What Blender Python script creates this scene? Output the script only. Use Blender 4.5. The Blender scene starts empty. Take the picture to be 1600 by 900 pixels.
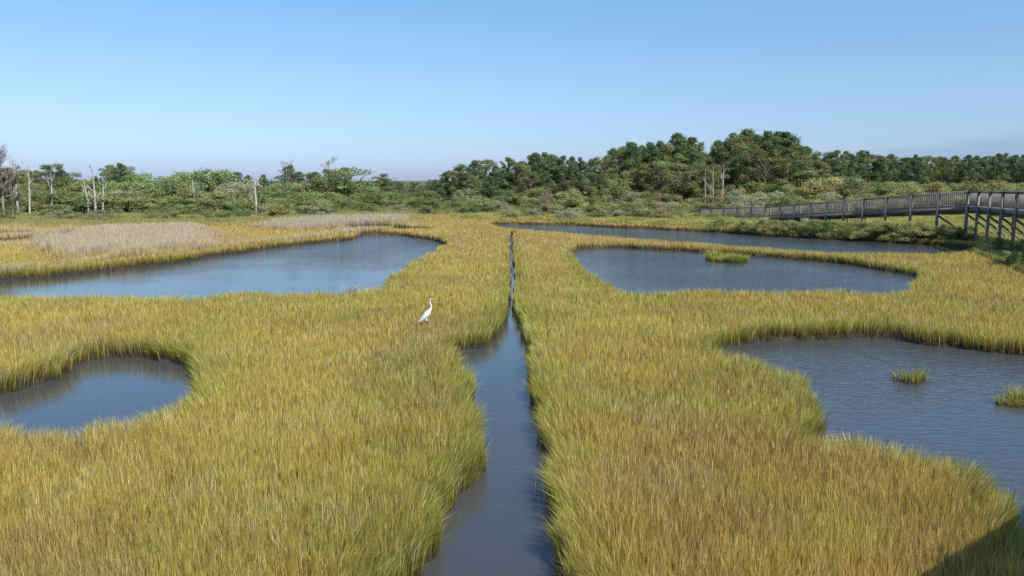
import bpy, math, random
import numpy as np
from mathutils import Vector
random.seed(7); rng=np.random.default_rng(7)
scene=bpy.context.scene
COL=scene.collection
# ------------------------------------------------ camera & survey of the site
F=1210.0; H=4.6; TH=math.atan(168/F); cT,sT=math.cos(TH),math.sin(TH)
def P(u,v,h=0.0):
    s=(450-v)/F; dx=(u-800)/F
    dz=-sT+s*cT; t=(H-h)/(-dz)
    return (dx*t,(cT+s*sT)*t)
def topz(v,y):
    s=(450-v)/F
    return H+y*(-sT+s*cT)/(cT+s*sT)
cam=bpy.data.cameras.new("camera"); cam.sensor_width=36; cam.lens=36*F/1600; cam.clip_end=8000; cam.clip_start=0.05
co=bpy.data.objects.new("camera",cam); COL.objects.link(co)
co.location=(0,0,H); co.rotation_euler=(math.pi/2-TH,0,0); scene.camera=co
scene.view_settings.view_transform='Standard'; scene.view_settings.look='None'; scene.view_settings.exposure=0
# ------------------------------------------------ light
EL=math.radians(46.3); sd_=Vector((0.64,-0.77,0)).normalized()
sdir=Vector((sd_.x*math.cos(EL),sd_.y*math.cos(EL),math.sin(EL)))
w=bpy.data.worlds.new("World"); scene.world=w; w.use_nodes=True
nt=w.node_tree; nt.nodes.clear()
sky=nt.nodes.new('ShaderNodeTexSky'); sky.sky_type='NISHITA'; sky.sun_disc=False
sky.sun_elevation=EL; sky.sun_rotation=math.atan2(sd_.x,sd_.y); sky.air_density=1.0; sky.dust_density=0.6; sky.ozone_density=2.0
mul=nt.nodes.new('ShaderNodeMix'); mul.data_type='RGBA'; mul.blend_type='MULTIPLY'; mul.inputs[0].default_value=1
tcw=nt.nodes.new('ShaderNodeTexCoord'); sxw=nt.nodes.new('ShaderNodeSeparateXYZ'); nt.links.new(tcw.outputs['Generated'],sxw.inputs[0])
sc=nt.nodes.new('ShaderNodeMath'); sc.operation='MULTIPLY'; sc.inputs[1].default_value=2.0; nt.links.new(sxw.outputs[2],sc.inputs[0])
rp=nt.nodes.new('ShaderNodeValToRGB'); cr=rp.color_ramp
cr.elements[0].position=0; cr.elements[0].color=(.38,.48,.82,1); cr.elements[1].position=.24; cr.elements[1].color=(.47,.55,.67,1)
for p_,c_ in ((.04,(.38,.47,.76,1)),(.10,(.41,.49,.69,1)),(.44,(.45,.63,.72,1)),(1.0,(.42,.58,.72,1))):
    el=cr.elements.new(p_); el.color=c_
nt.links.new(sc.outputs[0],rp.inputs[0])
nt.links.new(rp.outputs[0],mul.inputs[7])
def wm(op,a,b=None,clamp=False):
    q=nt.nodes.new('ShaderNodeMath'); q.operation=op; q.use_clamp=clamp
    for i,t in enumerate((a,b)):
        if t is None: continue
        if isinstance(t,(int,float)): q.inputs[i].default_value=t
        else: nt.links.new(t,q.inputs[i])
    return q.outputs[0]
# faint haze bank low over the horizon on the +x side
mpw=nt.nodes.new('ShaderNodeMapping'); mpw.inputs['Scale'].default_value=(9,9,40); nt.links.new(tcw.outputs['Generated'],mpw.inputs[0])
nzw=nt.nodes.new('ShaderNodeTexNoise'); nzw.inputs['Scale'].default_value=1; nzw.inputs['Detail'].default_value=4; nt.links.new(mpw.outputs[0],nzw.inputs[0])
zc=wm('ADD',wm('MULTIPLY',wm('SUBTRACT',nzw.outputs[0],.5),.03),wm('ADD',wm('MULTIPLY',sxw.outputs[0],.09),.002))
f1=wm('MULTIPLY',wm('SUBTRACT',zc,sxw.outputs[2]),110,True)
f2=wm('MULTIPLY',wm('SUBTRACT',sxw.outputs[0],.33),6,True)
fac=wm('MULTIPLY',wm('MULTIPLY',f1,f2),.9)
hz=nt.nodes.new('ShaderNodeMix'); hz.data_type='RGBA'; hz.blend_type='MULTIPLY'; hz.inputs[7].default_value=(.80,.86,.94,1)
nt.links.new(fac,hz.inputs[0]); nt.links.new(mul.outputs[2],hz.inputs[6])
bg=nt.nodes.new('ShaderNodeBackground'); bg.inputs[1].default_value=0.15
v2=nt.nodes.new('ShaderNodeVectorMath'); v2.operation='SCALE'; v2.inputs['Scale'].default_value=1.47
out=nt.nodes.new('ShaderNodeOutputWorld')
nt.links.new(sky.outputs[0],mul.inputs[6]); nt.links.new(hz.outputs[2],v2.inputs[0]); nt.links.new(v2.outputs[0],bg.inputs[0]); nt.links.new(bg.outputs[0],out.inputs[0])
sl=bpy.data.lights.new("sun",'SUN'); sl.energy=5.0; sl.angle=math.radians(0.5); sl.color=(1.0,0.95,0.87)
so=bpy.data.objects.new("sun",sl); COL.objects.link(so); so.rotation_euler=(-sdir).to_track_quat('-Z','Y').to_euler()
# ------------------------------------------------ helpers
TAB=rng.random((256,256))
def noise(x,y,s,seed=0):
    x=np.asarray(x)/s+seed*13.7; y=np.asarray(y)/s+seed*7.3
    xi=np.floor(x).astype(int); yi=np.floor(y).astype(int); fx=x-xi; fy=y-yi
    fx=fx*fx*(3-2*fx); fy=fy*fy*(3-2*fy)
    a=TAB[xi&255,yi&255]; b=TAB[(xi+1)&255,yi&255]; c=TAB[xi&255,(yi+1)&255]; d=TAB[(xi+1)&255,(yi+1)&255]
    return (a*(1-fx)+b*fx)*(1-fy)+(c*(1-fx)+d*fx)*fy
def fbm(x,y,s,seed=0): return 0.55*noise(x,y,s,seed)+0.3*noise(x,y,s/2.1,seed+1)+0.15*noise(x,y,s/4.3,seed+2)
def sst(a,b,x):
    t=np.clip((x-a)/(b-a),0,1); return t*t*(3-2*t)
def chaikin(p,n=2):
    for _ in range(n):
        q=[]
        for i in range(len(p)):
            a=p[i]; b=p[(i+1)%len(p)]
            q+= [(a[0]*.82+b[0]*.18,a[1]*.82+b[1]*.18),(a[0]*.18+b[0]*.82,a[1]*.18+b[1]*.82)]
        p=q
    return np.array(p)
def poly(far,near,hn=0.42):
    return chaikin([P(u,v,0.0) for u,v in far]+[P(u,v,hn) for u,v in near])
pondA=poly([(-260,458),(-100,446),(0,438),(80,433),(180,421),(270,411),(350,398),(430,386),(500,379),(552,375),(558,367),(600,366),(640,370),(675,376),(696,384)],
 [(686,390),(658,402),(640,417),(614,432),(604,446),(585,454),(540,462),(500,458),(440,461),(400,455),(350,463),(270,468),(150,466),(0,468),(-150,476),(-280,480)],0.35)
pondB=poly([(-260,644),(-120,632),(0,619),(60,605),(110,588),(118,569),(160,561),(230,558),(290,565),(316,590)],
 [(326,612),(296,632),(235,652),(150,659),(100,673),(50,669),(0,660),(-120,673),(-250,668)])
pondC=poly([(890,391),(960,387),(1040,391),(1090,395),(1160,400),(1250,406),(1340,416),(1420,429),(1443,437)],
 [(1433,446),(1396,459),(1360,463),(1300,456),(1200,460),(1100,455),(1000,461),(965,458),(938,440),(908,419),(896,403)],0.35)
pondD=poly([(762,350),(850,351.5),(950,354.5),(1080,361.5),(1200,369),(1300,375),(1400,379.5),(1480,384),(1530,390)],
 [(1500,400),(1380,399),(1250,394),(1130,384),(1000,375),(900,367),(820,360),(770,354.5)],0.3)
pondE=poly([(1128,543),(1200,535),(1300,532),(1400,530),(1480,542),(1550,555),(1610,559),(1800,564)],
 [(1900,930),(1700,880),(1610,835),(1574,795),(1562,758),(1532,730),(1480,710),(1420,698),(1350,683),(1285,681),(1252,670),(1258,645),(1274,622),(1262,600),(1228,580),(1184,567),(1130,551)])
L=[(752,700),(742,665),(736,640),(724,602),(722,572),(704,554),(716,542),(754,536),(776,520),(788,500),(796.6,486),(797.2,440),(797.8,400),(798.5,364)]
R=[(801.5,364),(802.2,400),(802.8,440),(803.6,482),(811,494),(817,506),(826,532),(838,556),(832,598),(844,640),(860,700),(873,770),(886,840),(898,900)]
chan=chaikin([(-1.25,4.0),(-1.5,7.5)]+[P(u,v,.1) for u,v in [(625,900),(668,850),(702,800),(736,750)]]+[P(u,v,.1) for u,v in L]+[P(u,v,.1) for u,v in R]+[(.95,7.0),(1.0,4.0)],1)
slough1=poly([(-200,388),(0,379),(60,375),(104,374)],[(100,377),(60,380),(0,385),(-200,397)],0.25)
slough2=poly([(-200,372),(-60,367),(60,368)],[(60,370),(-60,371),(-200,377)],0.2)
slough3=poly([(540,361),(600,358),(680,360)],[(680,362),(600,361.5),(545,363)],0.1)
WATERS=[pondA,pondB,pondC,pondD,pondE,chan,slough1,slough2,slough3]
def pdist(pl,x,y,pad):
    d=np.full(x.shape,pad,float)
    m=(x>pl[:,0].min()-pad)&(x<pl[:,0].max()+pad)&(y>pl[:,1].min()-pad)&(y<pl[:,1].max()+pad)
    px=x[m]; py=y[m]
    if px.size==0: return d
    best=np.full(px.shape,1e9); ins=np.zeros(px.shape,bool)
    n=len(pl)
    for i in range(n):
        ax,ay=pl[i]; bx,by=pl[(i+1)%n]; ex,ey=bx-ax,by-ay
        l2=ex*ex+ey*ey+1e-9
        t=np.clip(((px-ax)*ex+(py-ay)*ey)/l2,0,1)
        best=np.minimum(best,(px-ax-t*ex)**2+(py-ay-t*ey)**2)
        if ay!=by:
            c=((ay>py)!=(by>py))&(px<(bx-ax)*(py-ay)/(by-ay)+ax); ins^=c
    s=np.sqrt(best); s[ins]*=-1
    d[m]=np.minimum(s,pad); return d
def wsd(x,y):
    k=np.clip(np.abs(x)/6,0.0,1)*np.clip(y/55,.15,1)
    k2=np.clip((32-y)/6,0,1)*0.6+0.4*np.clip((np.abs(x)-.5)/3,0,1)
    slit=np.clip((y-29)/3,0,1)*np.clip(2-np.abs(x),0,1)
    qx=x+k2*(0.44*(noise(x,y,0.9,3)-.5)+.26*(noise(x,y,.35,13)-.5))+k*1.1*(noise(x,y,3.2,5)-.5)+slit*.22*(noise(x*0,y,2.6,15)-.5)
    qy=y+k2*(0.44*(noise(x,y,0.9,4)-.5)+.26*(noise(x,y,.35,14)-.5))+k*1.1*(noise(x,y,3.2,6)-.5)
    d=np.full(x.shape,5.0)
    for pl in WATERS: d=np.minimum(d,pdist(pl,qx,qy,5.0))
    return d
def landz(x,y,sd):
    far=sst(90,170,y)*0.9+sst(170,300,y)*0.5
    lz=0.15+0.06*(fbm(x,y,3,8)-.5)+far
    return -0.45+(lz+0.45)*sst(-0.12,0.04,sd)
def mesh_np(name,V,Q=None,T=None,C=None,mat=None,smooth=False):
    me=bpy.data.meshes.new(name); me.vertices.add(len(V)); me.vertices.foreach_set('co',np.asarray(V,np.float32).ravel())
    nq=0 if Q is None else len(Q); ntr=0 if T is None else len(T)
    parts=[]; st=[]
    if nq: parts.append(np.asarray(Q).ravel()); st.append(np.arange(nq)*4)
    if ntr: parts.append(np.asarray(T).ravel()); st.append(nq*4+np.arange(ntr)*3)
    lp=np.concatenate(parts).astype(np.int32); me.loops.add(len(lp)); me.loops.foreach_set('vertex_index',lp)
    me.polygons.add(nq+ntr); me.polygons.foreach_set('loop_start',np.concatenate(st).astype(np.int32))
    if C is not None:
        a=me.color_attributes.new('Col','FLOAT_COLOR','POINT')
        c4=np.ones((len(V),4),np.float32); c4[:,:3]=C; a.data.foreach_set('color',c4.ravel())
    me.update(calc_edges=True); me.validate()
    if smooth: me.polygons.foreach_set('use_smooth',np.ones(nq+ntr,bool))
    if mat: me.materials.append(mat)
    return me
def obj(name,me,parent=None,**kw):
    o=bpy.data.objects.new(name,me); COL.objects.link(o)
    if parent: o.parent=parent
    for k,v in kw.items(): o[k]=v
    return o
# ------------------------------------------------ materials
def newmat(name):
    m=bpy.data.materials.new(name); m.use_nodes=True; m.node_tree.nodes.clear(); return m,m.node_tree.nodes,m.node_tree.links
def leafmat(name,trans=0.3,rand=0.25,attr=True,gloss=0.0):
    m,N,Lk=newmat(name)
    at=N.new('ShaderNodeAttribute'); at.attribute_name='Col'
    oi=N.new('ShaderNodeObjectInfo')
    mr=N.new('ShaderNodeMapRange'); mr.inputs[3].default_value=1-rand; mr.inputs[4].default_value=1+rand
    hs=N.new('ShaderNodeHueSaturation'); Lk.new(oi.outputs['Random'],mr.inputs[0]); Lk.new(mr.outputs[0],hs.inputs['Value'])
    mr2=N.new('ShaderNodeMapRange'); mr2.inputs[3].default_value=0.5-rand*0.08; mr2.inputs[4].default_value=0.5+rand*0.06
    ml=N.new('ShaderNodeMath'); ml.operation='MULTIPLY'; ml.inputs[1].default_value=7.31
    fr=N.new('ShaderNodeMath'); fr.operation='FRACT'
    Lk.new(oi.outputs['Random'],ml.inputs[0]); Lk.new(ml.outputs[0],fr.inputs[0]); Lk.new(fr.outputs[0],mr2.inputs[0]); Lk.new(mr2.outputs[0],hs.inputs['Hue'])
    Lk.new(at.outputs['Color'],hs.inputs['Color'])
    d=N.new('ShaderNodeBsdfDiffuse'); t=N.new('ShaderNodeBsdfTranslucent'); mx=N.new('ShaderNodeMixShader'); mx.inputs[0].default_value=trans
    Lk.new(hs.outputs[0],d.inputs[0]); Lk.new(hs.outputs[0],t.inputs[0]); Lk.new(d.outputs[0],mx.inputs[1]); Lk.new(t.outputs[0],mx.inputs[2])
    o=N.new('ShaderNodeOutputMaterial'); Lk.new(mx.outputs[0],o.inputs[0]); return m
M_grass=leafmat('grass_blades',0.4,0.0); M_leaf=leafmat('foliage',0.42,0.18)
def woodmat(name,c1,c2,scale=6):
    m,N,Lk=newmat(name)
    tc=N.new('ShaderNodeTexCoord'); mp=N.new('ShaderNodeMapping'); mp.inputs['Scale'].default_value=(1,1,3)
    n=N.new('ShaderNodeTexNoise'); n.inputs['Scale'].default_value=scale; n.inputs['Detail'].default_value=6
    r=N.new('ShaderNodeValToRGB'); r.color_ramp.elements[0].color=(*c1,1); r.color_ramp.elements[1].color=(*c2,1)
    r.color_ramp.elements[0].position=.3; r.color_ramp.elements[1].position=.7
    b=N.new('ShaderNodeBsdfPrincipled'); b.inputs['Roughness'].default_value=.9; b.inputs['Specular IOR Level'].default_value=.2
    o=N.new('ShaderNodeOutputMaterial')
    Lk.new(tc.outputs['Object'],mp.inputs[0]); Lk.new(mp.outputs[0],n.inputs[0]); Lk.new(n.outputs[0],r.inputs[0]); Lk.new(r.outputs[0],b.inputs['Base Color']); Lk.new(b.outputs[0],o.inputs[0])
    return m
M_bark=woodmat('bark',(.10,.08,.06),(.2,.165,.13)); M_dead=woodmat('dead_wood',(.36,.33,.29),(.58,.54,.48)); M_deadbrown=woodmat('dead_twigs',(.20,.165,.14),(.36,.30,.25))
M_rail=woodmat('weathered_rail',(.17,.155,.135),(.34,.315,.28),4); M_deck=woodmat('weathered_deck',(.34,.32,.29),(.52,.50,.46),4); M_beam=woodmat('treated_beam',(.16,.14,.115),(.32,.285,.24),3)
# ground
m,N,Lk=newmat('marsh_mud'); M_ground=m
at=N.new('ShaderNodeAttribute'); at.attribute_name='Col'
n=N.new('ShaderNodeTexNoise'); n.inputs['Scale'].default_value=9; n.inputs['Detail'].default_value=8
tc=N.new('ShaderNodeTexCoord'); Lk.new(tc.outputs['Object'],n.inputs[0])
mr=N.new('ShaderNodeMapRange'); mr.inputs[1].default_value=.3; mr.inputs[2].default_value=.7; mr.inputs[3].default_value=.6; mr.inputs[4].default_value=1.4
Lk.new(n.outputs[0],mr.inputs[0]); vm=N.new('ShaderNodeVectorMath'); vm.operation='SCALE'; Lk.new(at.outputs['Color'],vm.inputs[0]); Lk.new(mr.outputs[0],vm.inputs['Scale'])
b=N.new('ShaderNodeBsdfPrincipled'); b.inputs['Roughness'].default_value=.9; Lk.new(vm.outputs[0],b.inputs['Base Color'])
bp=N.new('ShaderNodeBump'); bp.inputs['Strength'].default_value=.6; bp.inputs['Distance'].default_value=.1; Lk.new(n.outputs[0],bp.inputs['Height']); Lk.new(bp.outputs[0],b.inputs['Normal'])
o=N.new('ShaderNodeOutputMaterial'); Lk.new(b.outputs[0],o.inputs[0])
# water
m,N,Lk=newmat('pond_water'); M_water=m
def nm(op,a,b=None,clamp=False):
    q=N.new('ShaderNodeMath'); q.operation=op; q.use_clamp=clamp
    for i,t in enumerate((a,b)):
        if t is None: continue
        if isinstance(t,(int,float)): q.inputs[i].default_value=t
        else: Lk.new(t,q.inputs[i])
    return q.outputs[0]
tc=N.new('ShaderNodeTexCoord')
mp=N.new('ShaderNodeMapping'); mp.inputs['Rotation'].default_value=(0,0,math.radians(25)); mp.inputs['Scale'].default_value=(1.0,3.2,1)
n1=N.new('ShaderNodeTexNoise'); n1.inputs['Scale'].default_value=2.6; n1.inputs['Detail'].default_value=3; n1.inputs['Distortion'].default_value=.6
n2=N.new('ShaderNodeTexNoise'); n2.inputs['Scale'].default_value=.12; n2.inputs['Detail'].default_value=2
Lk.new(tc.outputs['Object'],mp.inputs[0]); Lk.new(mp.outputs[0],n1.inputs[0]); Lk.new(tc.outputs['Object'],n2.inputs[0])
sx=N.new('ShaderNodeSeparateXYZ'); Lk.new(tc.outputs['Object'],sx.inputs[0])
fx=N.new('ShaderNodeMapRange'); fx.inputs[1].default_value=1.5; fx.inputs[2].default_value=7; fx.inputs[3].default_value=.13; fx.inputs[4].default_value=.8; Lk.new(sx.outputs[0],fx.inputs[0])
fy=N.new('ShaderNodeMapRange'); fy.inputs[1].default_value=30; fy.inputs[2].default_value=60; fy.inputs[3].default_value=.0; fy.inputs[4].default_value=1.0; Lk.new(sx.outputs[1],fy.inputs[0])
mr=N.new('ShaderNodeMapRange'); mr.inputs[1].default_value=.35; mr.inputs[2].default_value=.65; mr.inputs[3].default_value=.4; mr.inputs[4].default_value=1.0; Lk.new(n2.outputs[0],mr.inputs[0])
st_=nm('MULTIPLY',nm('MULTIPLY',nm('MAXIMUM',fx.outputs[0],fy.outputs[0]),mr.outputs[0]),.5)
bp=N.new('ShaderNodeBump'); bp.inputs['Distance'].default_value=.12; Lk.new(st_,bp.inputs['Strength']); Lk.new(n1.outputs[0],bp.inputs['Height'])
cm_=N.new('ShaderNodeMix'); cm_.data_type='RGBA'; cm_.inputs[6].default_value=(.052,.062,.074,1); cm_.inputs[7].default_value=(.085,.082,.076,1); Lk.new(n2.outputs[0],cm_.inputs[0])
b=N.new('ShaderNodeBsdfPrincipled'); Lk.new(cm_.outputs[2],b.inputs['Base Color']); b.inputs['Roughness'].default_value=.05; b.inputs['IOR'].default_value=1.52
Lk.new(bp.outputs[0],b.inputs['Normal']); o=N.new('ShaderNodeOutputMaterial'); Lk.new(b.outputs[0],o.inputs[0])
# ------------------------------------------------ ground sheet
def axis(lo,hi,c,s0,g,lim,g2):
    def side(ext):
        r=[0.0]
        while r[-1]<ext:
            a=r[-1]; st=s0+g*a if a<lim else (s0+g*lim)+g2*(a-lim); r.append(a+st)
        return r
    a=side(hi-c); bb=side(c-lo)
    return np.array([c-t for t in bb[:0:-1]]+[c+t for t in a])
xs=axis(-4000,4000,0,.06,.010,75,.25); ys=axis(-200,6000,9,.10,.007,110,.25)
X,Y=np.meshgrid(xs,ys); x=X.ravel(); y=Y.ravel()
sd=wsd(x,y); z=landz(x,y,sd)
z[(x>75)&(y>255)&(y<300)]+=0.3
c=np.zeros((len(x),3)); 
mud=np.array([.026,.021,.013]); th=np.array([.20,.155,.06]); gr=np.array([.12,.13,.05]); sand=np.array([.55,.5,.42])
k=sst(.05,.5,sd)[:,None]; c=mud*(1-k)+th*k*(0.7+0.6*fbm(x,y,2,9)[:,None])
k=sst(80,110,y)[:,None]; c=c*(1-k)+gr*k
k=((x>75)&(y>255)&(y<300)).astype(float)[:,None]; c=c*(1-k)+sand*k
nx,ny=len(xs),len(ys)
i=np.arange(nx-1)[None,:]+nx*np.arange(ny-1)[:,None]; i=i.ravel()
Q=np.stack([i,i+1,i+1+nx,i+nx],1)
obj('ground',mesh_np('ground',np.stack([x,y,z],1),Q=Q,C=c,mat=M_ground,smooth=True),kind='structure',label='flat salt marsh ground with muddy banks and thatch',category='ground')
V=[(-120,-20,0),(120,-20,0),(120,130,0),(-120,130,0)]
obj('water',mesh_np('water',V,Q=[(0,1,2,3)],mat=M_water),kind='structure',label='blue rippled water of marsh ponds and ditches',category='water')
# ------------------------------------------------ grass
def blade_mesh(name,x,y,z,h,wd,lx,ly,col,tip,mat=M_grass,ori=None):
    n=len(x); a=rng.random(n)*math.pi
    sx=np.cos(a)*wd/2; sy=np.sin(a)*wd/2
    V=np.zeros((n,5,3),np.float32)
    V[:,0]=np.stack([x-sx,y-sy,z],1); V[:,1]=np.stack([x+sx,y+sy,z],1)
    mx=x+lx*h*.3; my=y+ly*h*.3; mz=z+h*.6
    V[:,2]=np.stack([mx+sx*.85,my+sy*.85,mz],1); V[:,3]=np.stack([mx-sx*.85,my-sy*.85,mz],1)
    l2=np.clip(lx*lx+ly*ly,0,1.2)
    V[:,4]=np.stack([x+lx*h,y+ly*h,z+h*(1-.35*l2)],1)
    C=np.zeros((n,5,3),np.float32); C[:,0]=C[:,1]=col*np.array([.34,.28,.24]); C[:,2]=C[:,3]=col; C[:,4]=tip  # brown roots, darkened further: shade between the stems painted into the colour
    b=np.arange(n)[:,None]*5
    return mesh_np(name,V.reshape(-1,3),Q=b+np.array([[0,1,2,3]]),T=b+np.array([[3,2,4]]),C=C.reshape(-1,3),mat=mat)
NC=2900000; Y0,Y1=7.0,128.0; e=.62
uu=rng.random(NC); y=(Y0**e+uu*(Y1**e-Y0**e))**(1/e)
x=(rng.random(NC)*2-1)*(0.74*y+1.0)
keepn=noise(x,y,.11,20)*.65+noise(x,y,.33,21)*.35
sd=wsd(x,y)
zoneReed=chaikin([P(u,v,.3) for u,v in [(60,406),(75,380),(150,360),(300,355),(345,360),(352,385),(250,397),(120,410)]])
zoneGrey=chaikin([P(u,v,.3) for u,v in [(385,360),(395,348),(520,342),(650,340),(650,351),(560,357),(450,362)]])
zr=-pdist(zoneReed,x,y,5.); zg=-pdist(zoneGrey,x,y,5.)
dedge=chaikin([P(u,v,0) for u,v in [(700,347),(770,349.5),(850,351),(950,354),(1080,361),(1200,369),(1300,375),(1400,379),(1510,385),(1700,397)]]+[(90,128),(-12,128)],1)
zd=-pdist(dedge,x,y,5.)
near0=(np.abs(x)<1.2)&(y>26)
keep=(sd>np.where(near0,.02,-.02))&(keepn+rng.random(NC)*.5>.47)
x,y,sd,zr,zg,zd,keepn,near0=[a[keep] for a in (x,y,sd,zr,zg,zd,keepn,near0)]
n=len(x); z=np.maximum(landz(x,y,sd)-.03,-.06)
bank=np.exp(-np.clip(sd,0,9)/.5)
h=.17+.10*fbm(x,y,1.3,11)+.17*rng.random(n)+.10*bank*(y<45)+.05*noise(x,y,.22,12)
nb0=sst(.42,.62,noise(x*0,y,2.1,91))
h*=np.where(near0,(.55+.45*sst(.05,.5,sd))*(1-nb0)+nb0*1.0,1)
G=fbm(x,y,5,30); G2=fbm(x,y,1.3,33); G3=noise(x,y,11,36)
gold=np.array([.56,.42,.105]); ylw=np.array([.55,.47,.115]); green=np.array([.27,.335,.055]); brn=np.array([.47,.34,.14]); org=np.array([.61,.43,.155])
def mix(a,b,t): return a*(1-t[:,None])+b*t[:,None]
col=mix(np.broadcast_to(gold,(n,3)),ylw,sst(.3,.7,G2))
gr_=np.clip(sst(.5,.75,G)*.35+.85*bank*(y<60)+.8*np.exp(-((x+2.6)**2/.8+(y-17.5)**2/8))+.5*np.exp(-((x+1.8)**2/.8+(y-10.5)**2/9)),0,1)
col=mix(col,green,gr_*(.25+.65*rng.random(n)))
col=mix(col,brn,sst(.53,.75,fbm(x,y,2.5,40))*.5*(1-bank))
col=mix(col,org,sst(33,60,y)*.7*(.5+.5*G3))
col=col*(.84+.30*fbm(x,y,1.8,44))[:,None]
straw=np.array([.74,.65,.37]); sm=(rng.random(n)<.09+.12*sst(.56,.78,fbm(x,y,1.2,47))); col[sm]=straw
tan=np.array([.60,.49,.29]); grey=np.array([.56,.48,.36]); pink=np.array([.62,.52,.38])
fl=sst(-4,-9,x)*sst(33,38,y)*(np.clip(y-(4.6/((437-282-0.12*(x/y*1198+800))/1210)),-1,1)>0)
tb=sst(4,0.3,sd)*(y>33)*(x<-6)*(fl>0); col=mix(col,tan,tb*.85); h+=.22*tb*(y>36)
E1=fbm(x,y,4,80)-.5; E2=noise(x,y*.5,1.2,83)-.5
k=sst(-.6,1.6,zr+4*E1+2*E2); col=mix(col,mix(np.broadcast_to(grey,(n,3)),pink,G2),k*(.75+.25*rng.random(n))); h+=k*.55
k2_=sst(-.6,1.6,zg+4*E1+2*E2); col=mix(col,grey,k2_*(.7+.3*rng.random(n))); h+=k2_*.45
kd=sst(0,.8,zd); dg=mix(np.broadcast_to(np.array([.30,.33,.09]),(n,3)),np.array([.56,.49,.18]),sst(.35,.65,G2)); col=mix(col,dg,kd*.9); h+=kd*(.08+.4*fbm(x,y,2.5,50))
kb=sst(70,80,y+10*(fbm(x,y,8,70)-.5)+.3*np.clip(-x-32,0,40))*sst(-8,-13,x)*(1-k)*(1-k2_)
col=mix(col,mix(np.broadcast_to(np.array([.27,.31,.10]),(n,3)),np.array([.40,.37,.17]),G2),kb*.85); h+=kb*.45*(.5+noise(x,y,2,77))
kf=sst(92,102,y); col=mix(col,np.array([.22,.24,.10]),kf*.8); h+=kf*.3
col=col*(.42+1.16*rng.random(n))[:,None]
wd=.0024+.00040*y; wd*= .6+.8*rng.random(n)
lm=.08+.62*rng.random(n)**2
ra=rng.random(n)*2*math.pi
lx=np.cos(ra)*lm*.5; ly=np.sin(ra)*lm*.5
bm=(bank>.25)&(y<45)&(~near0)
gx=wsd(x[bm]+.2,y[bm])-wsd(x[bm]-.2,y[bm]); gy=wsd(x[bm],y[bm]+.2)-wsd(x[bm],y[bm]-.2)
ll=.36*bank[bm]*(.2+1.6*noise(x[bm],y[bm],.3,90))
lx[bm]-=np.clip(gx/.4,-1,1)*ll; ly[bm]-=np.clip(gy/.4,-1,1)*ll
ls=np.where(near0,.5+.5*nb0,1); lx*=ls; ly*=ls
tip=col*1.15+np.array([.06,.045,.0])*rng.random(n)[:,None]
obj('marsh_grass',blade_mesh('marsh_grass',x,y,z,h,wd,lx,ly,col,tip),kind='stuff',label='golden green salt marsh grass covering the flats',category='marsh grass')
print('blades',n)
def tuft(u,v,rad,cnt,hh,label,colr=(.40,.37,.09)):
    cx,cy=P(u,v,0); 
    kx=rng.integers(0,9,cnt); ang=rng.random(9)*6.28; rr=np.sqrt(rng.random(9))*rad*.75
    r=np.sqrt(rng.random(cnt))*rad*.38; a=rng.random(cnt)*2*math.pi
    X_=np.cos(ang)[kx]*rr[kx]+np.cos(a)*r; Y_=(np.sin(ang)[kx]*rr[kx]+np.sin(a)*r)*.8
    lx_=X_/rad*.6+(rng.random(cnt)-.5)*.7; ly_=Y_/rad*.6+(rng.random(cnt)-.5)*.7
    hk=(.6+.6*rng.random(9))[kx]
    hs=hh*(.45+.6*rng.random(cnt))*hk
    cc=np.array(colr)*(.5+.9*rng.random(cnt))[:,None]
    d=math.hypot(cx,cy)
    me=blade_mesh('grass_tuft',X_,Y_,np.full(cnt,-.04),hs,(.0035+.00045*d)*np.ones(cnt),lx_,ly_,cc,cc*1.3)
    o=obj('grass_tuft',me,label=label,category='grass tuft'); o.location=(cx,cy,0)
tuft(1430,596,.48,240,.40,'small green grass tuft standing alone in rippled pond')
tuft(1628,634,.82,2000,.42,'wide green grass clump growing in rippled pond')
tuft(1134,408,1.25,2400,.66,'bright green grass clump at edge of pond',(.46,.46,.11))
tuft(545,460,.5,90,.6,'thin pale reeds standing in pond edge',(.6,.55,.42))
tuft(738,612,.22,22,.5,'thin pale reeds leaning over ditch water',(.6,.58,.35))
tuft(842,775,.28,26,.5,'thin green reeds leaning over ditch water',(.44,.44,.16))
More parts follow.
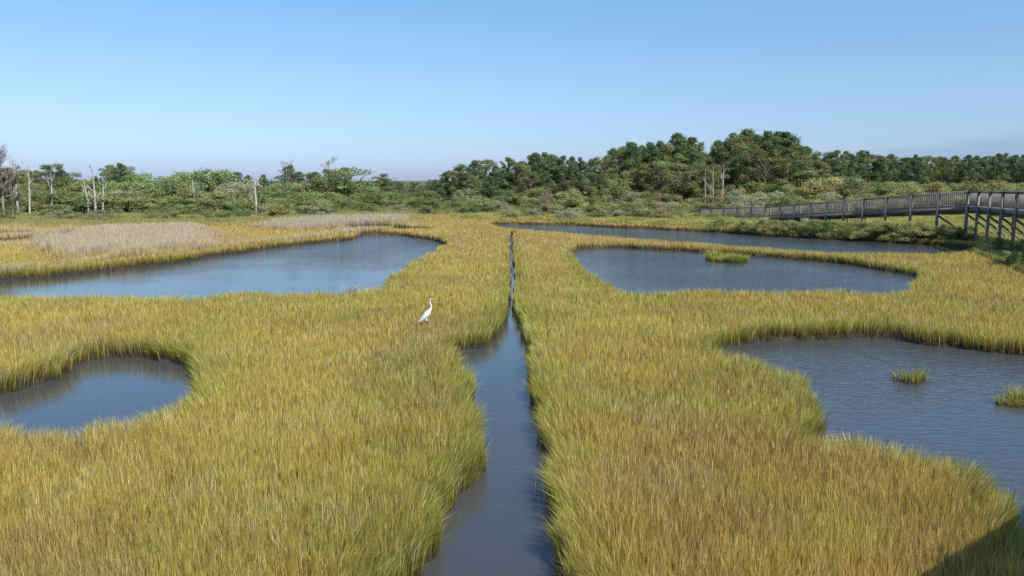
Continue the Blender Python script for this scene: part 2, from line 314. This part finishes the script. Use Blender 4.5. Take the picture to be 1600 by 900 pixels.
# ------------------------------------------------ foliage meshes
def tube(pts,rad,seg=6):
    V=[];Fq=[]
    pts=[Vector(p) for p in pts]
    for i,p in enumerate(pts):
        d=(pts[min(i+1,len(pts)-1)]-pts[max(i-1,0)]).normalized()
        a=d.cross(Vector((0.3,1,0.1))).normalized(); b=d.cross(a)
        for j in range(seg):
            t=2*math.pi*j/seg; V.append(p+(a*math.cos(t)+b*math.sin(t))*rad[i])
    for i in range(len(pts)-1):
        for j in range(seg):
            Fq.append((i*seg+j,i*seg+(j+1)%seg,(i+1)*seg+(j+1)%seg,(i+1)*seg+j))
    return [tuple(v) for v in V],Fq
def join(parts):
    V=[];Q=[]
    for v,q in parts:
        o=len(V); V+=v; Q+=[tuple(k+o for k in f) for f in q]
    return V,Q
def leaves(blobs,n,size,base,var=.35,up=.35):
    B=np.array(blobs); wt=B[:,3]*B[:,5]; wt=wt/wt.sum()
    bi=rng.choice(len(B),n,p=wt); b=B[bi]
    d=rng.normal(size=(n,3)); d/=np.linalg.norm(d,axis=1)[:,None]
    d[:,2]=np.where(d[:,2]<-.45,-d[:,2],d[:,2])
    r=(.4+.6*rng.random(n)**.5)*(0.8+.6*rng.random(n)**2)
    c=b[:,:3]+d*b[:,3:6]*r[:,None]
    nn=d+rng.normal(size=(n,3))*.6+np.array([0,0,up]); nn/=np.linalg.norm(nn,axis=1)[:,None]
    t=np.cross(nn,rng.normal(size=(n,3))); t/=np.linalg.norm(t,axis=1)[:,None]; s=np.cross(nn,t)
    sz=(size*(.5+rng.random(n)))[:,None]
    V=np.stack([c-t*sz*.5,c-s*sz*.32,c+t*sz*.5,c+s*sz*.32],1)
    bc=1+var*(rng.random(len(B))-.5)*2
    cc=np.array(base)*(bc[bi]*(1+.35*(rng.random(n)-.5)*2))[:,None]
    hue=rng.random(len(B))[bi]; cc=cc*np.stack([1+.25*(hue-.5),np.ones(n),1-.1*hue],1)
    return V.reshape(-1,3),np.arange(n*4).reshape(n,4),np.repeat(cc,4,axis=0)
def pine(seed):
    R=random.Random(seed); trunk=[tube([(0,0,0),(.1*R.uniform(-1,1),0,3),(.3*R.uniform(-1,1),.2,6.5),(.1,0,9.6)],[.22,.18,.12,.04])]
    bl=[]
    nb=R.randint(44,54)
    for i in range(nb):
        t=i/(nb-1); zz=2.0+7.4*t**.9; a=i*2.4+R.uniform(-.5,.5)
        rr=(2.5*math.sin(math.pi*min(1,(.28+.66*(t)))) )*R.uniform(.3,1.1)
        if t>.93: rr*=.3
        px,py=rr*math.cos(a),rr*math.sin(a); s=R.uniform(.5,1.0)*(1-.35*t)
        bl.append((px,py,zz,s*1.1,s*1.1,s*.85))
        trunk.append(tube([(0,0,max(.5,zz-1.2)),(px*.6,py*.6,zz-.5),(px,py,zz)],[.07,.045,.02],4))
    return join(trunk),leaves(bl,12000,.185,(.175,.225,.105),.25)
def broad(seed):
    R=random.Random(seed); trunk=[tube([(0,0,0),(.2*R.uniform(-1,1),.1,2),(.3,.1,5),(.3,.1,8)],[.22,.17,.1,.03])]
    bl=[]
    for i in range(56):
        t=R.random(); zz=1.2+7.9*t; a=R.uniform(0,6.28); env=3.4*math.sqrt(max(.05,1-((zz-4.6)/4.9)**2))
        rr=env*R.uniform(.3,1.0); px,py=rr*math.cos(a),rr*math.sin(a); s=R.uniform(.4,1.05)
        bl.append((px,py,zz,s,s,s*.8))
        trunk.append(tube([(0,0,max(.6,zz-2.2)),(px*.5,py*.5,zz-1.2),(px,py,zz)],[.07,.045,.015],4))
    return join(trunk),leaves(bl,12000,.18,(.265,.285,.13),.25)
def shrubm(seed,base,var=.25,wide=1.0):
    R=random.Random(seed); bl=[]; st=[]
    for i in range(38):
        a=R.uniform(0,6.28); zz=R.uniform(.1,2.5); rr=1.9*wide*math.sqrt(max(.05,1-(zz/3.1)**2))*R.uniform(.1,1)
        px,py=rr*math.cos(a),rr*math.sin(a); s=R.uniform(.25,.6)
        bl.append((px,py,zz,s,s,s*.85)); st.append(tube([(0,0,0),(px*.5,py*.5,zz*.6),(px,py,zz)],[.05,.035,.01],4))
    return join(st),leaves(bl,7000,.105,base,var)
def mk(tr,lv,kind):
    (tv,tq)=tr
    tm=mesh_np(kind+'_trunk',tv,Q=tq,mat=M_bark,smooth=True)
    cm=mesh_np(kind+'_crown',lv[0],Q=lv[1],C=lv[2],mat=M_leaf); return tm,cm
pines=[mk(*pine(s),'pine') for s in range(6)]
broads=[mk(*broad(s+20),'tree') for s in range(6)]
def mkshrub(tr,lv):
    tv,tq=tr; tv=np.array(tv); n0=len(tv)
    V=np.concatenate([tv,lv[0]]); Q=np.concatenate([np.array(tq),lv[1]+n0]); C=np.concatenate([np.tile([.14,.11,.09],(n0,1)),lv[2]])
    return mesh_np('shrub',V,Q=Q,C=C,mat=M_leaf)
SH={'green':[mkshrub(*shrubm(40+i,(.29,.335,.14))) for i in range(4)],
    'olive':[mkshrub(*shrubm(50+i,(.37,.365,.17))) for i in range(4)],
    'sage':[mkshrub(*shrubm(60+i,(.41,.43,.28),.2)) for i in range(3)]}
prof=[(-200,262),(0,262),(50,262),(100,252),(130,275),(165,258),(200,253),(235,265),(262,287),(290,268),(340,262),(400,270),(455,256),(500,262),(520,250),(545,265),(580,272),(640,265),(668,279),(700,262),(740,250),(800,243),(850,237),(900,245),(935,240),(970,222),(1020,222),(1050,207),(1100,227),(1130,207),(1190,203),(1215,205),(1240,225),(1270,234),(1320,232),(1380,240),(1440,240),(1500,241),(1550,236),(1600,236),(1800,240)]
pu=[p[0] for p in prof]; pv=[p[1] for p in prof]
def gz(x,y): return float(landz(np.array([x]),np.array([y]),np.array([5.]))[0])
def place_tree(u,v,d,kind,wf=1.0):
    x=(u-800)/1198*d; hgt=topz(v,d)-gz(x,d)
    tm,cm=random.choice(pines if kind=='pine' else broads)
    nm_='pine_tree' if kind=='pine' else 'tree'
    e=bpy.data.objects.new(nm_,None); COL.objects.link(e); e.location=(x,d,gz(x,d)); e.rotation_euler=(0,0,random.uniform(0,6.28))
    s=hgt/9.9; ws=s*wf*random.uniform(.9,1.25); e.scale=(ws,ws,s)
    lab={'pine':'dark green pine tree at the marsh edge','tree':'olive green leafy tree at the marsh edge'}[kind]
    e['label']=lab; e['category']='tree'; e['group']='trees lining the marsh edge'
    obj('trunk',tm,e); obj('crown',cm,e)
u=-110
while u<1245:
    d=random.uniform(122,148); v=np.interp(u,pu,pv)+random.choice([0,0,3,6,12])
    if u>690: kind='pine' if random.random()<.66 else 'tree'
    else: kind='tree' if random.random()<.7 else 'pine'; v+=random.choice([0,0,4,12,18])
    place_tree(u,v,d,kind,1.2 if v>245 else 1.0); u+=random.uniform(14,28) if u<690 else random.uniform(12,19)
for (uu_,vv_,d_) in [(1052,206,126),(1075,212,128),(1135,206,128),(1158,200,130),(1190,204,130),(1215,203,126),(980,220,130),(1010,221,128),(835,238,130),(860,240,127),(200,253,116),(100,253,112)]:
    place_tree(uu_,vv_,d_,'pine' if uu_>150 else 'tree',1.1)
u=690
while u<1330:
    place_tree(u,np.interp(u,pu,pv)+random.uniform(22,48),random.uniform(112,120),'tree' if random.random()<.7 else 'pine',1.25); u+=random.uniform(20,34)
place_tree(1250,240,118,'tree',1.5)
u=1235
while u<1720:
    place_tree(u,np.interp(u,pu,pv)+random.choice([0,2,5,8]),random.uniform(215,260),'pine' if random.random()<.8 else 'tree',1.1); u+=random.uniform(9,15)
# shrubs
nshrub=0
def place_shrub(x,y,hgt,kind,wf=1.0):
    global nshrub; nshrub+=1
    o=bpy.data.objects.new('shrub',random.choice(SH[kind])); COL.objects.link(o); o.location=(x,y,gz(x,y)-.05)
    s=hgt/3.0; o.scale=(s*wf,s*wf,s); o.rotation_euler=(0,0,random.uniform(0,6.28))
    o['label']={'green':'rounded green shrub in the marsh thicket','olive':'olive brown shrub in the marsh thicket','sage':'pale silvery green shrub in marsh thicket'}[kind]
    o['category']='shrub'; o['group']='shrubs in the thicket along the marsh'
def bwclash(x,y): return (y<98 and 55<y and abs(x-(35.0-(y-54)*.335))<2.4)
for (d0,hl,hh_,st) in [(80,.8,1.3,2.8),(86,.9,1.7,3.0),(91,1.3,2.3,3.1),(97,1.8,2.9,3.4),(104,2.3,3.6,3.9),(112,3.0,5.2,4.4)]:
    x=-.70*d0
    while x<.70*d0:
        d=d0+random.uniform(-2.5,2.5)
        kind=random.choices(['green','olive','sage'],[.66,.24,.10] if x<0 else ([.34,.38,.28] if d0<100 else [.40,.44,.16]))[0]
        uu_=x/d*1198+800; hm=random.uniform(hl,hh_)*(1.3 if uu_<560 else 1.0)
        if 600<uu_<860: hm*=.8
        if 520<uu_<780 and d0<92: x+=st; continue
        if (uu_>1150 and d0<90) or (d0<84 and (uu_>380)): x+=st; continue
        if not bwclash(x,d): place_shrub(x,d,hm,kind,random.uniform(1.2,1.7)*(1.25 if d0<98 else 1))
        x+=random.uniform(.6,1.4)*st
for _ in range(26):
    u=random.uniform(820,1150); vv=random.uniform(336,348+(u-840)/720*22); x,y=P(u,vv,0)
    if not bwclash(x,y): place_shrub(x,y,random.uniform(1.2,2.0),random.choice(['sage','olive','green','olive']),1.3)
for u,v in [(1130,364),(1165,367),(1195,369),(1225,371),(1250,372),(1275,373.5),(1300,375),(1330,376),(1360,378),(1385,379.5),(1410,380),(1440,382),(1465,383),(1495,384),(1515,386)]:
    x,y=P(u,v,0); place_shrub(x,y+1.2,random.uniform(1.1,1.6)+(.25 if u>1380 else 0),random.choice(['olive','green','olive']),1.45)
for u,v in [(1560,400),(1590,406),(1620,412),(1575,424),(1612,432)]:
    x,y=P(u,v,0); place_shrub(x,y,random.uniform(.8,1.2),'green',1.5)
for _ in range(40):
    y=random.uniform(120,200); u=random.uniform(1240,1620); x=(u-800)/1198*y
    place_shrub(x,y,random.uniform(2.2,3.8),random.choice(['olive','green','sage','olive']),1.9)
# far wood filling behind
B=[]
for _ in range(520):
    u=random.uniform(-150,1750); d=random.uniform(150,200) if u<1240 else random.uniform(262,330)
    x=(u-800)/1198*d; v=np.interp(u,pu,pv)
    tz=topz(min(v+26,283),d)*random.uniform(.55,1.0)
    zz=random.uniform(.8,max(1.2,tz-1)); s=random.uniform(1.6,2.8); B.append((x,d,zz,s*1.3,s,s*.8))
lv=leaves(B,120000,.5,(.18,.22,.135),.4)
obj('distant_wood',mesh_np('distant_wood',lv[0],Q=lv[1],C=lv[2],mat=M_leaf),kind='stuff',label='dark green woodland mass behind the marsh',category='woods')
# dead trees
def dead(u,base_d,vtop,label,mat,spread=.5,dens=1.0,lean=0,th=.55,tw=.04):
    x=(u-800)/1198*base_d; Ht=topz(vtop,base_d)-gz(x,base_d); R=random.Random(int(u))
    top=Vector((lean*Ht,0,Ht)); tr=tube([(0,0,0),(lean*Ht*.3+.1,0,Ht*.4),(lean*Ht*.8,.1,Ht*.75),top],[.17*th,.13*th,.08*th,.03])
    parts=[]
    def br(p,d,l,r,lev):
        q=p+d*l*.5+Vector((R.uniform(-.1,.1)*l,R.uniform(-.1,.1)*l,0)); e=p+d*l+Vector((0,0,.12*l))
        parts.append(tube([p,q,e],[r,r*.75,r*.45],4))
        if lev>0:
            for _ in range(int(3*dens)+1):
                dd=(d+Vector((R.uniform(-.8,.8),R.uniform(-.8,.8),R.uniform(-.1,.8)))).normalized(); br(p+(e-p)*R.uniform(.3,.95),dd,l*R.uniform(.4,.65),r*.6,lev-1)
    for i in range(int(9*dens)+3):
        t=R.uniform(.3,.97); a=R.uniform(0,6.28); p=Vector((lean*Ht*t,0,Ht*t))
        br(p,Vector((math.cos(a)*spread,math.sin(a)*spread,R.uniform(.3,.9))).normalized(),Ht*R.uniform(.13,.27)*(1.1-.5*t),tw*th+.008,2)
    e=bpy.data.objects.new('dead_tree',None); COL.objects.link(e); e.location=(x,base_d,gz(x,base_d)); e['label']=label; e['category']='dead tree'; e['group']='bare trees in the thicket'
    obj('trunk',mesh_np('dead_trunk',tr[0],Q=tr[1],mat=mat,smooth=True),e)
    v,q=join(parts); obj('limbs',mesh_np('dead_limbs',v,Q=q,mat=mat),e)
pale='bare pale grey dead tree among green shrubs'
dead(158,89,262,pale,M_dead,.7,.6,0,.9); dead(148,89,272,pale,M_dead,.6,.5,-.08,.8); dead(168,89,276,pale,M_dead,.5,.4,.08,.8); dead(405,86,270,pale,M_dead,.7,.6,0,.9); dead(310,94,280,pale,M_dead,.5,.4,0,.7); dead(90,92,270,pale,M_dead,.5,.4,.06,.7)
dead(1096,108,264,pale,M_dead,.4,.3); dead(1108,108,260,pale,M_dead,.5,.4); dead(1122,109,258,pale,M_dead,.5,.4,.03); dead(38,88,248,pale,M_dead,.6,.5,0,.9); dead(56,89,258,pale,M_dead,.6,.5,.05,.8)
TB='tall bare brown tree with fine twigs'
dead(0,80,203,TB,M_deadbrown,.8,2.4,-.02,1.1,.05); dead(-24,80,215,TB,M_deadbrown,.9,2.2,.03,1.1,.05); dead(16,82,240,TB,M_deadbrown,1.0,2.4,0,.9,.05); dead(30,84,262,TB,M_deadbrown,1.0,2.4,.05,.8,.05)
dead(455,112,254,'bare brown tree leaning over the thicket',M_deadbrown,1.0,1.5); dead(520,112,252,'bare brown tree leaning over the thicket',M_deadbrown,1.0,1.5)
dead(855,92,292,'bare brown tree leaning over the thicket',M_deadbrown,1.2,1.4,0,.4)
# ------------------------------------------------ boardwalk
path=[Vector(p) for p in [(-3.98,-4.37,3.0),(20.1,13.65,3.0),(30.4,42,2.85),(34.6,57,2.72),(31.2,67,1.95),(27.1,80,.85),(23.2,92,.22)]]
W=1.1; RH=1.12
bw=bpy.data.objects.new('boardwalk',None); COL.objects.link(bw); bw['label']='long weathered grey wooden boardwalk on posts with railings'; bw['category']='boardwalk'
class Boxes:
    def __init__(s): s.V=[]; s.Q=[]
    def beam(s,a,b,wd,ht):
        a=Vector(a); b=Vector(b); d=(b-a).normalized(); up=Vector((0,0,1))
        if abs(d.z)>.95: up=s_dir
        sdv=d.cross(up).normalized(); u2=sdv.cross(d).normalized(); o=len(s.V)
        for p in (a,b):
            for i,j in ((-1,-1),(1,-1),(1,1),(-1,1)): s.V.append(tuple(p+sdv*i*wd/2+u2*j*ht/2))
        s.Q+=[(o,o+1,o+2,o+3),(o+7,o+6,o+5,o+4)]+[(o+i,o+4+i,o+4+(i+1)%4,o+(i+1)%4) for i in range(4)]
    def mesh(s,name,mat): return mesh_np(name,s.V,Q=s.Q,mat=mat)
deck=Boxes(); joist=Boxes(); rails=[Boxes(),Boxes()]; caps=[Boxes(),Boxes()]
s_dir=Vector((1,0,0)); npost=0
dirs=[(path[i+1]-path[i]).to_2d().normalized() for i in range(len(path)-1)]
def side(i,off):
    a=dirs[max(i-1,0)]; b=dirs[min(i,len(dirs)-1)]; t=(a+b).normalized(); nn=Vector((-t.y,t.x)); na=Vector((-a.y,a.x))
    m=off/max(.5,nn.dot(na)); return path[i]+Vector((nn.x*m,nn.y*m,0))
for k in range(len(path)-1):
    a,b=path[k],path[k+1]; d=b-a; Ls=d.length; dn=d.normalized(); dh=Vector((d.x,d.y,0)).normalized(); nrm=Vector((-dh.y,dh.x,0)); s_dir=dh
    np_=int(Ls/.15)
    l0,l1,r0,r1=side(k,W+.06),side(k+1,W+.06),side(k,-W-.06),side(k+1,-W-.06)
    for i in range(np_):
        t=(i+.5)/np_; deck.beam(l0.lerp(l1,t),r0.lerp(r1,t),.138,.038)
    for sgn in (-.8,0,.8): joist.beam(side(k,sgn)-Vector((0,0,.16)),side(k+1,sgn)-Vector((0,0,.16)),.06,.24)
    nb=max(1,round(Ls/2.45))
    for i in range(nb+(k==len(path)-2)):
        t=i/nb; pl_=side(k,W+.13).lerp(side(k+1,W+.13),t); pr_=side(k,-W-.13).lerp(side(k+1,-W-.13),t)
        joist.beam(pl_-Vector((0,0,.40)),pr_-Vector((0,0,.40)),.08,.22)
        for p in (pl_,pr_):
            bb=Boxes(); bb.beam((0,0,-.7-p.z),(0,0,RH-.03),.15,.15)
            o=obj('post',bb.mesh('post',M_beam),bw); o.location=p; npost+=1
        if p.z>2.5:
            joist.beam(pl_-Vector((0,0,.5))+dh*.10,pr_-Vector((0,0,p.z-.5))+dh*.10,.04,.14)
    for si,sg in enumerate((1,-1)):
        A=side(k,sg*W); Bq=side(k+1,sg*W); r=rails[si]; z1=Vector((0,0,1)); ln=(Bq-A).length; dd=(Bq-A).normalized()
        A2=side(k,sg*(W+.05)); B2=side(k+1,sg*(W+.05))
        (caps[si] if k else r).beam(A+z1*RH if k==0 else A2+z1*RH,Bq+z1*RH if k==0 else B2+z1*RH,.15 if k==0 else .24,.045)
        r.beam(A+z1*(RH-.1),Bq+z1*(RH-.1),.045,.09); r.beam(A+z1*.12,Bq+z1*.12,.045,.09)
        nbal=int(ln/(.14 if k==0 else .17))
        for i in range(nbal):
            c=A-nrm*sg*.045+dd*(i+.5)*ln/nbal
            if k: r.beam(c+z1*.07,c+z1*(RH-.06),.040,.040)
            else: r.beam(c+z1*.07,c+z1*(RH-.06),.04,.13)  # wide boards out of view, added so this section throws a solid shadow
    for sg in (1,-1): joist.beam(side(k,sg*(W+.03))-Vector((0,0,.15)),side(k+1,sg*(W+.03))-Vector((0,0,.15)),.045,.24)
obj('deck',deck.mesh('deck',M_deck),bw); obj('joists',joist.mesh('joists',M_beam),bw)
for r in rails: obj('railing',r.mesh('railing',M_rail),bw)
for r in caps: obj('handrail',r.mesh('handrail',M_deck),bw)
print('posts',npost)
# ------------------------------------------------ egret
def solid(name,c,rough=.6):
    m=bpy.data.materials.new(name); m.use_nodes=True; t=m.node_tree; b=t.nodes['Principled BSDF']; b.inputs['Roughness'].default_value=rough
    nn=t.nodes.new('ShaderNodeTexNoise'); nn.inputs['Scale'].default_value=40; mx=t.nodes.new('ShaderNodeMix'); mx.data_type='RGBA'
    mx.inputs[6].default_value=(*[q*.85 for q in c],1); mx.inputs[7].default_value=(*c,1); t.links.new(nn.outputs[0],mx.inputs[0]); t.links.new(mx.outputs[2],b.inputs['Base Color']); return m
M_white=solid('white_feathers',(.86,.86,.84)); M_black=solid('black_legs',(.03,.03,.03)); M_bill=solid('yellow_bill',(.75,.45,.06))
pts=[(-.05,0,.55,.085,.10),(-.16,0,.45,.05,.06),(-.25,0,.36,.018,.02),(.03,0,.65,.07,.085),(.085,0,.73,.038,.042),(.12,0,.79,.024,.026),(.115,0,.86,.018,.019),(.085,0,.93,.016,.017),(.075,0,.99,.016,.017),(.095,0,1.035,.02,.022),(.135,0,1.045,.016,.016),
 (-.04,.035,.47,.03,.03),(.0,.04,.30,.009,.009),(-.02,.04,.02,.008,.008),(.07,.045,.01,.006,.006),(-.04,-.035,.47,.03,.03),(.03,-.04,.30,.009,.009),(.03,-.04,.02,.008,.008),(.12,-.045,.01,.006,.006)]
ed=[(0,1),(1,2),(0,3),(3,4),(4,5),(5,6),(6,7),(7,8),(8,9),(9,10),(0,11),(11,12),(12,13),(13,14),(0,15),(15,16),(16,17),(17,18)]
me=bpy.data.meshes.new('egret_body'); me.from_pydata([p[:3] for p in pts],ed,[])
tmp=bpy.data.objects.new('tmp',me); COL.objects.link(tmp); mod=tmp.modifiers.new('s','SKIN'); 
for i,p in enumerate(pts):
    sv=me.skin_vertices[0].data[i]; sv.radius=(p[3],p[4]); sv.use_root=(i==0)
ms=tmp.modifiers.new('sub','SUBSURF'); ms.levels=2; ms.render_levels=2
dg_=bpy.context.evaluated_depsgraph_get(); bm_=bpy.data.meshes.new_from_object(tmp.evaluated_get(dg_)); bpy.data.objects.remove(tmp)
bm_.materials.clear(); bm_.materials.append(M_white); bm_.materials.append(M_black)
for p in bm_.polygons:
    p.use_smooth=True; p.material_index=1 if p.center.z<.40 and p.center.x>-.10 else 0
ex,ey=P(668,503,.46)
eg=bpy.data.objects.new('egret',None); COL.objects.link(eg); eg.location=(ex,ey,.10); eg['label']='white great egret standing alert in golden marsh grass'; eg['category']='bird'
obj('body',bm_,eg)
v,q=tube([(.14,0,1.045),(.19,0,1.04),(.262,0,1.03)],[.013,.009,.002],8); obj('bill',mesh_np('bill',v,Q=q,mat=M_bill,smooth=True),eg)
for sg in (1,-1):
    v,q=tube([(.06,.055*sg,.68),(.0,.085*sg,.60),(-.10,.075*sg,.49),(-.20,.04*sg,.40),(-.28,.015*sg,.33)],[.02,.05,.052,.03,.004],10)
    v=[(a,b*.6+.028*sg,c) for a,b,c in v]
    obj('wing',mesh_np('wing',v,Q=q,mat=M_white,smooth=True),eg)
    v,q=tube([(.115,.017*sg,1.047),(.115,.021*sg,1.047)],[.005,.003],6); obj('eye',mesh_np('eye',v,Q=q,mat=M_black),eg)
print('shrubs',nshrub)
